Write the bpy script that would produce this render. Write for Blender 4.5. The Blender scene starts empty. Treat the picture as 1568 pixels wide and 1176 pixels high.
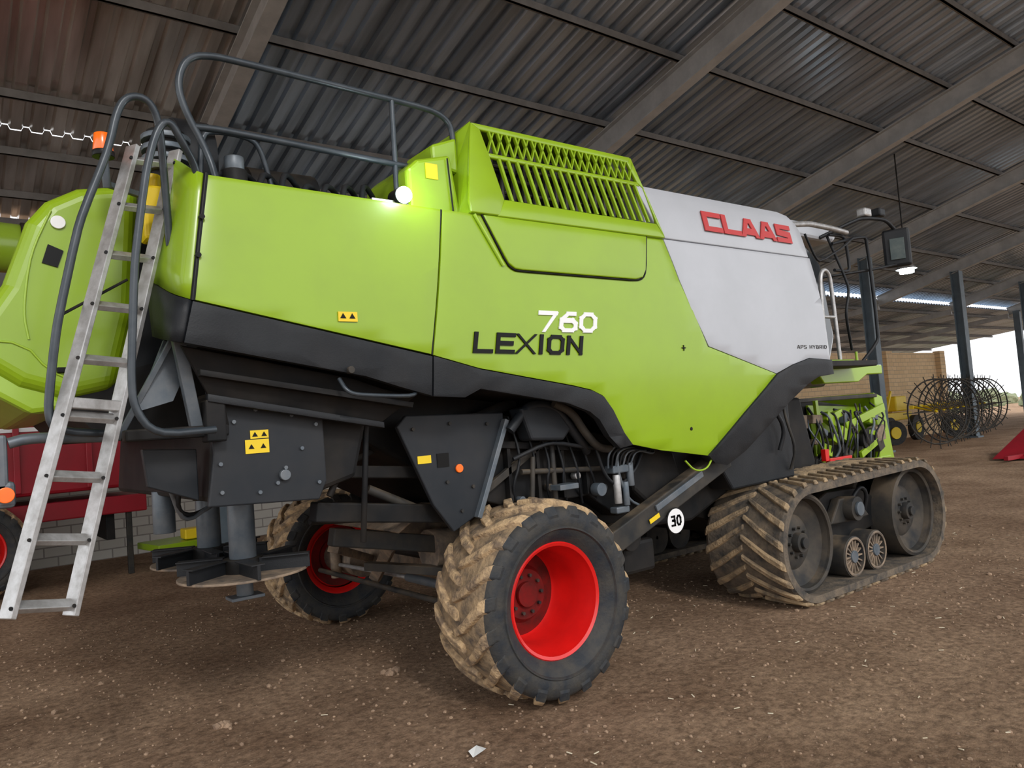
import bpy, bmesh, math, random
from mathutils import Vector, Matrix, noise, Euler
random.seed(7)
S=bpy.context.scene
COL=bpy.context.collection
S.view_settings.view_transform='Standard'
S.view_settings.look='None'
S.view_settings.exposure=0.0

# ------------------------------------------------------------------ materials
def mat(name,c1,c2=None,rough=.5,metal=0,scale=6,bump=0,bscale=40,coat=0,detail=6,lo=.35,hi=.65,emit=None,estr=0,stretch=None,spec=.5,dustz=None):
    m=bpy.data.materials.new(name); m.use_nodes=True; nt=m.node_tree; N=nt.nodes; Lk=nt.links
    b=N['Principled BSDF']; b.inputs['Roughness'].default_value=rough; b.inputs['Metallic'].default_value=metal
    b.inputs['Coat Weight'].default_value=coat; b.inputs['Coat Roughness'].default_value=.15
    b.inputs['Specular IOR Level'].default_value=spec
    tc=N.new('ShaderNodeTexCoord'); mp=N.new('ShaderNodeMapping'); Lk.new(tc.outputs['Object'],mp.inputs[0])
    if stretch: mp.inputs['Scale'].default_value=stretch
    if c2 is None: c2=tuple(x*.85 for x in c1)
    n=N.new('ShaderNodeTexNoise'); n.inputs['Scale'].default_value=scale; n.inputs['Detail'].default_value=detail
    n.inputs['Roughness'].default_value=.62
    Lk.new(mp.outputs[0],n.inputs['Vector'])
    r=N.new('ShaderNodeValToRGB'); r.color_ramp.elements[0].position=lo; r.color_ramp.elements[1].position=hi
    r.color_ramp.elements[0].color=(*c1,1); r.color_ramp.elements[1].color=(*c2,1)
    Lk.new(n.outputs['Fac'],r.inputs[0]); out=r.outputs[0]
    if dustz:   # upward facing surfaces collect tan dust
        g=N.new('ShaderNodeNewGeometry'); sp=N.new('ShaderNodeSeparateXYZ'); Lk.new(g.outputs['Normal'],sp.inputs[0])
        mr=N.new('ShaderNodeMapRange'); mr.inputs[1].default_value=.2; mr.inputs[2].default_value=1; mr.inputs[3].default_value=dustz*.2; mr.inputs[4].default_value=dustz
        Lk.new(sp.outputs['Z'],mr.inputs[0])
        n3=N.new('ShaderNodeTexNoise'); n3.inputs['Scale'].default_value=4; n3.inputs['Detail'].default_value=8; Lk.new(mp.outputs[0],n3.inputs['Vector'])
        mr2=N.new('ShaderNodeMapRange'); mr2.inputs[1].default_value=.4; mr2.inputs[2].default_value=.65; Lk.new(n3.outputs['Fac'],mr2.inputs[0])
        mu=N.new('ShaderNodeMath'); mu.operation='MULTIPLY'; Lk.new(mr.outputs[0],mu.inputs[0]); Lk.new(mr2.outputs[0],mu.inputs[1])
        mx=N.new('ShaderNodeMixRGB'); Lk.new(mu.outputs[0],mx.inputs[0]); Lk.new(out,mx.inputs[1]); mx.inputs[2].default_value=(.30,.22,.14,1); out=mx.outputs[0]
    Lk.new(out,b.inputs['Base Color'])
    if emit:
        b.inputs['Emission Color'].default_value=(*emit,1); b.inputs['Emission Strength'].default_value=estr
    if bump:
        n2=N.new('ShaderNodeTexNoise'); n2.inputs['Scale'].default_value=bscale; n2.inputs['Detail'].default_value=8
        Lk.new(mp.outputs[0],n2.inputs['Vector'])
        bp=N.new('ShaderNodeBump'); bp.inputs['Strength'].default_value=bump; bp.inputs['Distance'].default_value=.02
        Lk.new(n2.outputs['Fac'],bp.inputs['Height']); Lk.new(bp.outputs[0],b.inputs['Normal'])
    return m
GREEN=mat('lime_paint',(.265,.425,.008),(.235,.365,.012),rough=.34,coat=.3,scale=2.2,detail=10,lo=.40,hi=.80)
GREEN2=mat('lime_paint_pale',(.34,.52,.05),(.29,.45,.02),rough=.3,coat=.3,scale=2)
WHITE=mat('panel_white',(.435,.45,.485),(.395,.41,.44),rough=.35,coat=.25,scale=1.5)
BLACK=mat('black_plastic',(.008,.010,.013),(.015,.017,.020),rough=.5,scale=3,bump=.08,bscale=120,dustz=.06,spec=.3)
DARK=mat('dark_steel',(.005,.006,.007),(.011,.011,.012),rough=.55,scale=5,dustz=.18,spec=.2)
DARK2=mat('dusty_steel',(.018,.020,.022),(.040,.037,.032),rough=.6,metal=.1,scale=7,dustz=.45,spec=.3)
PLATE=mat('charcoal_plate',(.012,.016,.021),(.019,.022,.027),rough=.5,scale=3,dustz=.12,spec=.3)
IDLER=mat('idler_grey',(.022,.023,.025),(.05,.045,.038),rough=.7,scale=5,dustz=.6,spec=.25)
DUST=mat('dusty_tan_steel',(.30,.22,.15),(.10,.08,.065),rough=.8,scale=8)
ALU=mat('aluminium',(.52,.52,.52),(.34,.33,.32),rough=.42,metal=.6,scale=14)
STEEL=mat('grey_pipe_steel',(.09,.115,.14),(.15,.165,.18),rough=.45,metal=.3,scale=8)
RAIL=mat('handrail_paint',(.030,.040,.050),(.05,.06,.07),rough=.35,metal=.2,scale=10)
RED=mat('rim_red',(.74,.010,.008),(.60,.008,.007),rough=.35,coat=.3,scale=4)
REDD=mat('rim_red_shaded',(.20,.006,.006),(.07,.010,.008),rough=.6,scale=6,spec=.2)  # recessed disc and hub: shade of the deep dish put into the red
REDT=mat('trailer_red',(.36,.006,.02),(.28,.006,.015),rough=.4,scale=2)
RUB=mat('tyre_sidewall',(.020,.024,.030),(.050,.046,.040),rough=.65,scale=9,bump=.2,bscale=60,spec=.3)
TREAD=mat('tyre_tread_dust',(.52,.36,.20),(.17,.12,.08),rough=.9,scale=11,bump=.6,bscale=60,lo=.42,hi=.62)
GROOVE=mat('tyre_groove',(.36,.25,.14),(.10,.075,.055),rough=.9,scale=10,bump=.6)
TRK=mat('track_rubber_dust',(.38,.27,.155),(.10,.08,.06),rough=.9,scale=5,bump=.5,bscale=50,lo=.42,hi=.62)
TRKG=mat('track_rubber',(.17,.13,.09),(.045,.041,.037),rough=.85,scale=8,bump=.4)
YEL=mat('sticker_yellow',(.85,.60,.01),(.80,.56,.01),rough=.4)
ORANGE=mat('orange_lens',(.9,.16,.005),(.85,.12,.005),rough=.25,coat=.5,emit=(1,.15,0),estr=.2)
LREDP=mat('letter_red',(.50,.028,.028),(.46,.028,.028),rough=.4)
LBLK=mat('letter_black',(.004,.004,.004),(.004,.004,.004),rough=.4,spec=.2)
LWHT=mat('letter_white',(.85,.85,.85),(.82,.82,.82),rough=.4)
GLASS=mat('cab_glass',(.012,.016,.02),(.02,.024,.028),rough=.12,coat=.6)
MGL=mat('mirror_face',(.03,.05,.05),(.07,.09,.08),rough=.35,scale=9)
LAMP=mat('lamp_lens',(1,1,1),(1,1,1),emit=(.80,.97,1),estr=80)
CLOD=mat('clod_soil',(.40,.275,.18),(.19,.125,.085),rough=.95,scale=12,bump=.4)
STRAW=mat('straw_bits',(.75,.68,.52),(.6,.5,.35),rough=.8)
PAPER=mat('paper_scrap',(.8,.8,.78),(.7,.7,.68),rough=.8)
BEAM=mat('roof_beam_paint',(.42,.43,.43),(.32,.33,.33),rough=.55,scale=3)
PURL=mat('purlin_galv',(.17,.16,.15),(.12,.115,.105),rough=.6,metal=.2,scale=4)
COLM=mat('column_paint',(.12,.16,.19),(.09,.12,.145),rough=.55,scale=3)
FOLI=mat('bush_leaf',(.16,.21,.11),(.27,.27,.17),rough=.9,scale=5)

def roof_mat():
    m=bpy.data.materials.new('roof_sheet'); m.use_nodes=True; nt=m.node_tree;N=nt.nodes;L=nt.links
    b=N['Principled BSDF']; b.inputs['Roughness'].default_value=.33; b.inputs['Metallic'].default_value=.8
    tc=N.new('ShaderNodeTexCoord'); mp=N.new('ShaderNodeMapping'); mp.inputs['Scale'].default_value=(2.4,.25,.25); L.new(tc.outputs['Object'],mp.inputs[0])
    n=N.new('ShaderNodeTexNoise'); n.inputs['Scale'].default_value=1.2; n.inputs['Detail'].default_value=9; L.new(mp.outputs[0],n.inputs[0])
    g=N.new('ShaderNodeValToRGB'); g.color_ramp.elements[0].position=.38; g.color_ramp.elements[1].position=.62
    g.color_ramp.elements[0].color=(.50,.60,.72,1); g.color_ramp.elements[1].color=(.27,.325,.39,1); L.new(n.outputs[0],g.inputs[0])
    t=N.new('ShaderNodeValToRGB'); t.color_ramp.elements[0].position=.38; t.color_ramp.elements[1].position=.62
    t.color_ramp.elements[0].color=(.80,.78,.76,1); t.color_ramp.elements[1].color=(.42,.39,.36,1); L.new(n.outputs[0],t.inputs[0])
    sp=N.new('ShaderNodeSeparateXYZ'); L.new(tc.outputs['Object'],sp.inputs[0])
    mr=N.new('ShaderNodeMapRange'); mr.inputs[1].default_value=.3; mr.inputs[2].default_value=.5; mr.inputs[3].default_value=1; mr.inputs[4].default_value=0; L.new(sp.outputs['X'],mr.inputs[0])
    mx=N.new('ShaderNodeMixRGB'); L.new(mr.outputs[0],mx.inputs[0]); L.new(g.outputs[0],mx.inputs[1]); L.new(t.outputs[0],mx.inputs[2])
    L.new(mx.outputs[0],b.inputs['Base Color']); return m
ROOF=roof_mat()

def ground_mat():
    m=bpy.data.materials.new('dirt_floor'); m.use_nodes=True; nt=m.node_tree;N=nt.nodes;L=nt.links
    b=N['Principled BSDF']; b.inputs['Roughness'].default_value=.95; b.inputs['Specular IOR Level'].default_value=.1
    tc=N.new('ShaderNodeTexCoord')
    def nz(s,d=8,r=.6):
        n=N.new('ShaderNodeTexNoise'); n.inputs['Scale'].default_value=s; n.inputs['Detail'].default_value=d; n.inputs['Roughness'].default_value=r
        L.new(tc.outputs['Object'],n.inputs['Vector']); return n
    def ramp(n,p0,c0,p1,c1):
        r=N.new('ShaderNodeValToRGB'); r.color_ramp.elements[0].position=p0; r.color_ramp.elements[1].position=p1
        r.color_ramp.elements[0].color=(*c0,1); r.color_ramp.elements[1].color=(*c1,1); L.new(n.outputs['Fac'],r.inputs[0]); return r
    a=ramp(nz(.9),.35,(.33,.215,.140),.68,(.58,.405,.275))
    f=ramp(nz(16,10,.8),.40,(.42,.39,.37),.60,(1.25,1.2,1.15))
    mx=N.new('ShaderNodeMixRGB'); mx.blend_type='MULTIPLY'; mx.inputs[0].default_value=.85
    L.new(a.outputs[0],mx.inputs[1]); L.new(f.outputs[0],mx.inputs[2])
    v=N.new('ShaderNodeTexVoronoi'); v.inputs['Scale'].default_value=20; L.new(tc.outputs['Object'],v.inputs['Vector'])
    r=N.new('ShaderNodeValToRGB'); r.color_ramp.elements[0].position=.10; r.color_ramp.elements[1].position=.2
    r.color_ramp.elements[0].color=(.45,.45,.45,1); r.color_ramp.elements[1].color=(0,0,0,1); L.new(v.outputs['Distance'],r.inputs[0])
    mx2=N.new('ShaderNodeMixRGB'); L.new(r.outputs[0],mx2.inputs[0]); L.new(mx.outputs[0],mx2.inputs[1]); mx2.inputs[2].default_value=(.60,.45,.32,1)
    L.new(mx2.outputs[0],b.inputs['Base Color'])
    bp=N.new('ShaderNodeBump'); bp.inputs['Strength'].default_value=1; bp.inputs['Distance'].default_value=.07
    n1=nz(10,12,.75)
    wv=N.new('ShaderNodeTexWave'); wv.inputs['Scale'].default_value=4.2; wv.inputs['Distortion'].default_value=3.5; wv.inputs['Detail'].default_value=3
    mp=N.new('ShaderNodeMapping'); mp.inputs['Rotation'].default_value=(0,0,.5); L.new(tc.outputs['Object'],mp.inputs[0]); L.new(mp.outputs[0],wv.inputs['Vector'])
    sp=N.new('ShaderNodeSeparateXYZ'); L.new(tc.outputs['Object'],sp.inputs[0])
    ad=N.new('ShaderNodeMath'); ad.operation='ADD'; ad.inputs[1].default_value=2.55; L.new(sp.outputs['Y'],ad.inputs[0])
    ab=N.new('ShaderNodeMath'); ab.operation='ABSOLUTE'; L.new(ad.outputs[0],ab.inputs[0])
    mr=N.new('ShaderNodeMapRange'); mr.inputs[1].default_value=.3; mr.inputs[2].default_value=.5; mr.inputs[3].default_value=.16; mr.inputs[4].default_value=0; L.new(ab.outputs[0],mr.inputs[0])
    mu=N.new('ShaderNodeMath'); mu.operation='MULTIPLY'; L.new(wv.outputs['Fac'],mu.inputs[0]); L.new(mr.outputs[0],mu.inputs[1])
    a2=N.new('ShaderNodeMath'); a2.operation='ADD'; L.new(n1.outputs['Fac'],a2.inputs[0]); L.new(mu.outputs[0],a2.inputs[1])
    L.new(a2.outputs[0],bp.inputs['Height']); L.new(bp.outputs[0],b.inputs['Normal'])
    return m
def brick_mat(name,c1,c2,mortar):
    m=bpy.data.materials.new(name); m.use_nodes=True; nt=m.node_tree;N=nt.nodes;L=nt.links
    b=N['Principled BSDF']; b.inputs['Roughness'].default_value=.9
    tc=N.new('ShaderNodeTexCoord'); sp=N.new('ShaderNodeSeparateXYZ'); cb=N.new('ShaderNodeCombineXYZ')
    L.new(tc.outputs['Object'],sp.inputs[0]); L.new(sp.outputs['X'],cb.inputs['X']); L.new(sp.outputs['Z'],cb.inputs['Y'])
    t=N.new('ShaderNodeTexBrick'); L.new(cb.outputs[0],t.inputs['Vector'])
    t.inputs['Color1'].default_value=(*c1,1); t.inputs['Color2'].default_value=(*c2,1); t.inputs['Mortar'].default_value=(*mortar,1)
    t.inputs['Scale'].default_value=1; t.inputs['Brick Width'].default_value=.42; t.inputs['Row Height'].default_value=.17; t.inputs['Mortar Size'].default_value=.012
    L.new(t.outputs['Color'],b.inputs['Base Color'])
    bp=N.new('ShaderNodeBump'); bp.inputs['Strength'].default_value=.5; bp.inputs['Distance'].default_value=.02; bp.invert=True
    L.new(t.outputs['Fac'],bp.inputs['Height']); L.new(bp.outputs[0],b.inputs['Normal'])
    return m

# ------------------------------------------------------------------ helpers
def empty(name,loc=(0,0,0)):
    e=bpy.data.objects.new(name,None); e.location=loc; COL.objects.link(e); return e
def mk(name,verts,faces,m,par=None,smooth=False,bevel=0,seg=2,mats=None,fm=None):
    me=bpy.data.meshes.new(name); me.from_pydata([tuple(v) for v in verts],[],faces); me.update()
    bm=bmesh.new(); bm.from_mesh(me); bmesh.ops.recalc_face_normals(bm,faces=bm.faces); bm.to_mesh(me); bm.free()
    for x in (mats or [m]): me.materials.append(x)
    if fm:
        for p,i in zip(me.polygons,fm): p.material_index=i
    ob=bpy.data.objects.new(name,me); COL.objects.link(ob)
    if par: ob.parent=par
    if smooth:
        for p in me.polygons: p.use_smooth=True
    if bevel:
        md=ob.modifiers.new('b','BEVEL'); md.width=bevel; md.segments=seg; md.limit_method='ANGLE'; md.angle_limit=math.radians(35)
    return ob
HEX=[[0,1,2,3],[7,6,5,4],[0,4,5,1],[1,5,6,2],[2,6,7,3],[3,7,4,0]]
def prism(name,poly,y0,y1,m,par=None,bevel=0,seg=2):
    n=len(poly); v=[(x,y0,z) for x,z in poly]+[(x,y1,z) for x,z in poly]
    f=[list(range(n)),list(range(n,2*n))]+[[i,(i+1)%n,(i+1)%n+n,i+n] for i in range(n)]
    return mk(name,v,f,m,par,bevel=bevel,seg=seg)
def box(name,c,s,m,par=None,bevel=.005,rot=None):
    hx,hy,hz=[k/2 for k in s]
    v=[Vector((a*hx,b*hy,d*hz)) for a in(-1,1) for b in(-1,1) for d in(-1,1)]
    if rot:
        R=Euler([math.radians(q) for q in rot]).to_matrix(); v=[R@q for q in v]
    v=[q+Vector(c) for q in v]
    f=[[0,1,3,2],[4,6,7,5],[0,4,5,1],[2,3,7,6],[0,2,6,4],[1,5,7,3]]
    return mk(name,v,f,m,par,bevel=bevel)
def barv(p0,p1,w,h,upv=(0,1,0)):
    p0=Vector(p0);p1=Vector(p1); d=(p1-p0).normalized(); u=Vector(upv); s=d.cross(u)
    if s.length<.01: s=d.cross(Vector((1,0,0)))
    s.normalize(); u=s.cross(d).normalized()
    v=[p+s*a*w/2+u*b*h/2 for p in(p0,p1) for a,b in((-1,-1),(1,-1),(1,1),(-1,1))]
    return v,HEX
def bar(name,p0,p1,w,h,m,par=None,bevel=.004,upv=(0,1,0)):
    v,f=barv(p0,p1,w,h,upv); return mk(name,v,f,m,par,bevel=bevel)
def cylv(p0,p1,r,r2=None,seg=20):
    p0=Vector(p0);p1=Vector(p1); d=(p1-p0).normalized(); a=Vector((0,0,1)) if abs(d.z)<.9 else Vector((1,0,0))
    s=d.cross(a).normalized(); u=s.cross(d); r2=r if r2 is None else r2
    v=[p+(s*math.cos(t)+u*math.sin(t))*R for p,R in((p0,r),(p1,r2)) for t in [2*math.pi*i/seg for i in range(seg)]]
    f=[list(range(seg)),list(range(2*seg-1,seg-1,-1))]+[[i,(i+1)%seg,(i+1)%seg+seg,i+seg] for i in range(seg)]
    return v,f
def cyl(name,p0,p1,r,m,par=None,r2=None,seg=20,bevel=.003):
    v,f=cylv(p0,p1,r,r2,seg); ob=mk(name,v,f,m,par,smooth=False,bevel=bevel)
    for p in ob.data.polygons:
        if len(p.vertices)==4: p.use_smooth=True
    return ob
def multi(name,parts,m,par=None,bevel=0,smooth=False):
    V=[];Fc=[]
    for v,f in parts:
        o=len(V); V+=list(v); Fc+=[[i+o for i in q] for q in f]
    return mk(name,V,Fc,m,par,bevel=bevel,smooth=smooth)
def boltset(name,pts,r,m,par,d=(0,-1,0),l=.015):
    return multi(name,[cylv(Vector(p),Vector(p)+Vector(d)*l,r,seg=8) for p in pts],m,par)
def tube(name,pts,r,m,par=None,cyc=False,it=2):
    P=[Vector(p) for p in pts]
    for _ in range(it):
        Q=[] if cyc else [P[0]]
        n=len(P)
        for i in range(n if cyc else n-1):
            a=P[i];b=P[(i+1)%n]; L=(b-a).length; k=min(.25,.06/max(L,1e-6)) if _==0 else .25
            Q+= [a.lerp(b,k),a.lerp(b,1-k)]
        if not cyc: Q.append(P[-1])
        P=Q
    c=bpy.data.curves.new(name,'CURVE'); c.dimensions='3D'; s=c.splines.new('POLY'); s.points.add(len(P)-1)
    for i,p in enumerate(P): s.points[i].co=(*p,1)
    s.use_cyclic_u=cyc; c.bevel_depth=r; c.bevel_resolution=4; c.use_fill_caps=True; c.materials.append(m)
    ob=bpy.data.objects.new(name,c); COL.objects.link(ob)
    if par: ob.parent=par
    return ob
def revolve(name,prof,c,mats,par=None,seg=64,idx=None,closed=False):
    V=[];Fc=[];fm=[]
    n=len(prof)
    for i in range(seg):
        t=2*math.pi*i/seg
        for a,r in prof: V.append((c[0]+r*math.cos(t),c[1]+a,c[2]+r*math.sin(t)))
    for i in range(seg):
        j=(i+1)%seg
        for k in range(n if closed else n-1):
            k2=(k+1)%n
            Fc.append([i*n+k,i*n+k2,j*n+k2,j*n+k]); fm.append(idx[k] if idx else 0)
    ob=mk(name,V,Fc,None,par,smooth=True,mats=mats,fm=fm)
    md=ob.modifiers.new('e','EDGE_SPLIT'); md.split_angle=math.radians(40)
    return ob
def ys(z):
    return -1.5+(.055*((z-2.5)/.75)**2 if z>2.5 else .07*((2.5-z)/1.0)**2)
def panel(name,poly,m,par,off=0,th=.03,yfn=None,grid=.09):
    yfn=yfn or (lambda x,z:ys(z))
    bm=bmesh.new(); vs=[bm.verts.new((x,0,z)) for x,z in poly]; bm.faces.new(vs)
    xs=[p[0] for p in poly]; zs=[p[1] for p in poly]
    z=min(zs)+grid
    while z<max(zs):
        bmesh.ops.bisect_plane(bm,geom=bm.verts[:]+bm.edges[:]+bm.faces[:],plane_co=(0,0,z),plane_no=(0,0,1)); z+=grid
    x=min(xs)+grid*2
    while x<max(xs):
        bmesh.ops.bisect_plane(bm,geom=bm.verts[:]+bm.edges[:]+bm.faces[:],plane_co=(x,0,0),plane_no=(1,0,0)); x+=grid*2
    for v in bm.verts: v.co.y=yfn(v.co.x,v.co.z)+off
    bmesh.ops.recalc_face_normals(bm,faces=bm.faces)
    if sum(f.normal.y for f in bm.faces)>0: bmesh.ops.reverse_faces(bm,faces=bm.faces)
    me=bpy.data.meshes.new(name); bm.to_mesh(me); bm.free(); me.materials.append(m)
    for p in me.polygons: p.use_smooth=True
    ob=bpy.data.objects.new(name,me); COL.objects.link(ob); ob.parent=par
    md=ob.modifiers.new('s','SOLIDIFY'); md.thickness=th; md.offset=-1
    b=ob.modifiers.new('b','BEVEL'); b.width=.008; b.segments=2; b.limit_method='ANGLE'; b.angle_limit=math.radians(50)
    return ob
def sheet(name,cols,m,par,th=.03):
    V=[p for c in cols for p in c]; n=len(cols[0]); F_=[]
    for i in range(len(cols)-1):
        for j in range(n-1): F_.append([i*n+j,(i+1)*n+j,(i+1)*n+j+1,i*n+j+1])
    ob=mk(name,V,F_,m,par,smooth=True)
    md=ob.modifiers.new('s','SOLIDIFY'); md.thickness=th; md.offset=0
    return ob
GL={'C':[[(1,.92),(.12,.92),(.12,.08),(1,.08)]],'L':[[(.1,1),(.1,.08),(1,.08)]],
'A':[[(.06,0),(.38,.92),(.62,.92),(.94,0)],[(.2,.3),(.8,.3)]],
'S':[[(.95,.92),(.12,.92),(.12,.54),(.88,.46),(.88,.08),(.05,.08)]],
'E':[[(1,.92),(.1,.92),(.1,.08),(1,.08)],[(.1,.5),(.9,.5)]],'X':[[(0,0),(1,1)],[(0,1),(1,0)]],
'P':[[(.1,0),(.1,.92),(.9,.92),(.9,.45),(.1,.45)]],'H':[[(.1,0),(.1,1)],[(.9,0),(.9,1)],[(.1,.5),(.9,.5)]],'Y':[[(0,1),(.5,.5),(1,1)],[(.5,.5),(.5,0)]],
'B':[[(.1,.08),(.1,.92),(.8,.92),(.8,.5),(.9,.5),(.9,.08),(.1,.08)],[(.1,.5),(.8,.5)]],'R':[[(.1,0),(.1,.92),(.9,.92),(.9,.45),(.1,.45)],[(.5,.45),(.95,0)]],
'D':[[(.1,.08),(.1,.92),(.7,.92),(.93,.7),(.93,.3),(.7,.08),(.1,.08)]],' ':[],
'I':[[(.5,0),(.5,1)]],'O':[[(.25,.92),(.75,.92),(.93,.75),(.93,.25),(.75,.08),(.25,.08),(.07,.25),(.07,.75),(.25,.92)]],
'N':[[(.08,0),(.08,.95),(.92,.05),(.92,1)]],'7':[[(.05,.92),(.95,.92),(.35,0)]],
'6':[[(.85,.92),(.45,.92),(.1,.6),(.08,.25),(.25,.08),(.75,.08),(.93,.2),(.93,.42),(.75,.57),(.12,.57)]],
'0':[[(.3,.92),(.7,.92),(.93,.7),(.93,.3),(.7,.08),(.3,.08),(.07,.3),(.07,.7),(.3,.92)]],
'3':[[(.1,.92),(.8,.92),(.8,.55),(.3,.55),(.85,.5),(.85,.08),(.1,.08)]]}
def letters(name,text,x0,z0,w,h,st,gap,shear,m,par,slope=0,yf=None,y=None,th=.006,widths={}):
    tot=sum(widths.get(ch,1) for ch in text); lw=(w-gap*(len(text)-1))/tot; parts=[]; x=x0
    for ch in text:
        cw=lw*widths.get(ch,1)
        for pl in GL[ch]:
            for (a,b),(c,d) in zip(pl,pl[1:]):
                p=Vector((a*cw,b*h));q=Vector((c*cw,d*h)); dr=(q-p).normalized(); nn=Vector((-dr.y,dr.x))
                p=p-dr*st*.42;q=q+dr*st*.42
                qs=[p+nn*st/2,q+nn*st/2,q-nn*st/2,p-nn*st/2]; vv=[]
                for k in qs:
                    kz=min(max(k.y,0),h); kx=k.x+shear*kz; X=x+kx; Z=z0+kz+slope*(X-x0)
                    yy=(ys(Z)-.004 if y is None else y); vv.append((X,yy-th,Z))
                vb=[(a_,b_+th+.003,c_) for a_,b_,c_ in vv]
                parts.append((vv+vb,HEX))
        x+=cw+gap
    return multi(name,parts,m,par)

# ================================================================== SHED
floor=mk('floor',[(-60,-60,0),(140,-60,0),(140,120,0),(-60,120,0)],[[0,1,2,3]],ground_mat())
RZ=lambda y: 7.39-.257*(y-4.63) if y>-5 else 9.865+.257*(y+5)
YF=-7.5  # front roof edge, out of view, cut short to let more daylight in
def roof(name,x0,x1,spans,zf,par=None):
    V=[];Fc=[];pitch=.27
    prof=[(0,0),(.055,0),(.085,.065),(.155,.065),(.185,0)]
    xs=[]; x=x0
    while x<x1:
        for a,b in prof:
            if x+a<=x1: xs.append((x+a,b))
        x+=pitch
    n=len(xs)
    for rows in spans:
        o=len(V)
        for yy in rows:
            for x,b in xs: V.append((x,yy,zf(yy)+.17+b))
        for k in range(len(rows)-1):
            for i in range(n-1): Fc.append([o+k*n+i,o+k*n+i+1,o+(k+1)*n+i+1,o+(k+1)*n+i])
    return mk(name,V,Fc,ROOF,par)
ce=roof('ceiling',.42,54,[[YF,-5,10.25]],RZ)
roof('ceiling_rear_bay',-12,.47,[[YF,-5,7.64],[7.665,10.25]],RZ)
LZ=lambda y: 5.7-.10*(y-10)
roof('ceiling_lean_to',9,54,[[10.0,13.3],[13.34,24]],LZ)
parts=[]
def purlin(y,z,x0=-12,x1=54,hh=.12):
    v=[(x0,y-.022,z-hh),(x0,y+.022,z-hh),(x0,y+.022,z),(x0,y-.022,z)]; v+=[(x1,b,c) for _,b,c in v]; parts.append((v,HEX))
    v=[(x0,y-.03,z-hh),(x0,y+.05,z-hh),(x0,y+.05,z-hh+.015),(x0,y-.03,z-hh+.015)]; v+=[(x1,b,c) for _,b,c in v]; parts.append((v,HEX))
for y in [-7.4,-6,-4,-2.1,-.1,1.2,2.75,4.63,6.76,8.1,9.3]:
    purlin(y,RZ(y)+.17)
for y in [11,13,15,17,19,21,23.5]: purlin(y,LZ(y)+.17,9)
multi('roof_purlins',parts,PURL)
shed=empty('shed_frame')
XR=[-6.58,.42,7.42,14.42,21.42,28.42,35.42,42.4]
for i,x in enumerate(XR):
    for y0,y1 in((YF,-5),(-5,10)):
        z0=RZ(y0)-.2;z1=RZ(y1)-.2
        n=Vector((0,-(z1-z0),(y1-y0))).normalized()
        p0=Vector((x,y0,z0));p1=Vector((x,y1,z1))
        bar(f'rafter_web_{i}_{int(y0+20)}',p0,p1,.025,.40,BEAM,shed,bevel=0,upv=n)
        for s in(-1,1):
            bar(f'rafter_flange_{i}_{s}_{int(y0+20)}',p0+n*s*.2,p1+n*s*.2,.22,.025,BEAM,shed,bevel=0,upv=n)
    if x>9: bar(f'rafter_lean_{i}',(x,10,LZ(10)-.1),(x,24,LZ(24)-.1),.12,.25,BEAM,shed,bevel=0,upv=(0,0,1))
for i,x in enumerate([.42,7.42,14.42,21.42,28.42,35.42]):
    y=6.9; h=RZ(y)-.35
    for s in(-1,1): box(f'column_flange_{i}_{s}',(x,y+s*.15,h/2),(.34,.03,h),COLM,shed,0)
    box(f'column_web_{i}',(x,y,h/2),(.04,.3,h),COLM,shed,0)
    box(f'column_foot_{i}',(x,y,.03),(.5,.5,.06),COLM,shed,0)
for i,(x,y) in enumerate([(-6.58,YF+.2),(14.42,YF+.2),(28.42,YF+.2),(42.4,YF+.2),(42.4,9.6)]):
    h=RZ(y)-.3; box(f'edge_column_{i}',(x,y,h/2),(.25,.3,h),COLM,shed,0)
for i,x in enumerate([14.42,21.42,28.42,35.42,42.4]): box(f'lean_column_{i}',(x,23.8,LZ(24)/2),(.2,.2,LZ(24)),COLM,shed,0)
BRW=brick_mat('brick_pale',(.60,.57,.51),(.50,.47,.41),(.30,.27,.24))
BRT=brick_mat('brick_tan',(.70,.50,.29),(.62,.43,.24),(.42,.32,.21))
def wall(name,x0,x1,y0,y1,z0,z1,m): return mk(name,[(x0,y0,z0),(x1,y0,z0),(x1,y1,z0),(x0,y1,z0),(x0,y0,z1),(x1,y0,z1),(x1,y1,z1),(x0,y1,z1)],HEX,m)
wall('wall_back',-12,9,10,10.25,0,3.64,BRW)
wall('wall_far',9,33.6,10,10.25,0,3.64,BRT)
for i,x in enumerate([14.42,21.42,28.42,33.4]): box(f'trim_{i+1}',(x,9.93,1.85),(.5,.3,3.7),BRT,None,0)
wall('wall_cladding',-12,9,10.05,10.12,3.64,6.1,PURL)
hb=empty('high_bay_lamp')
cyl('lamp_stem',(15.6,3.0,7.7),(15.6,3.0,5.0),.015,DARK,hb)
cyl('lamp_shade',(15.6,3.0,5.0),(15.6,3.0,4.85),.08,ALU,hb,r2=.24)
cyl('lamp_bulb',(15.6,3.0,4.88),(15.6,3.0,4.76),.16,LAMP,hb)

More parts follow.
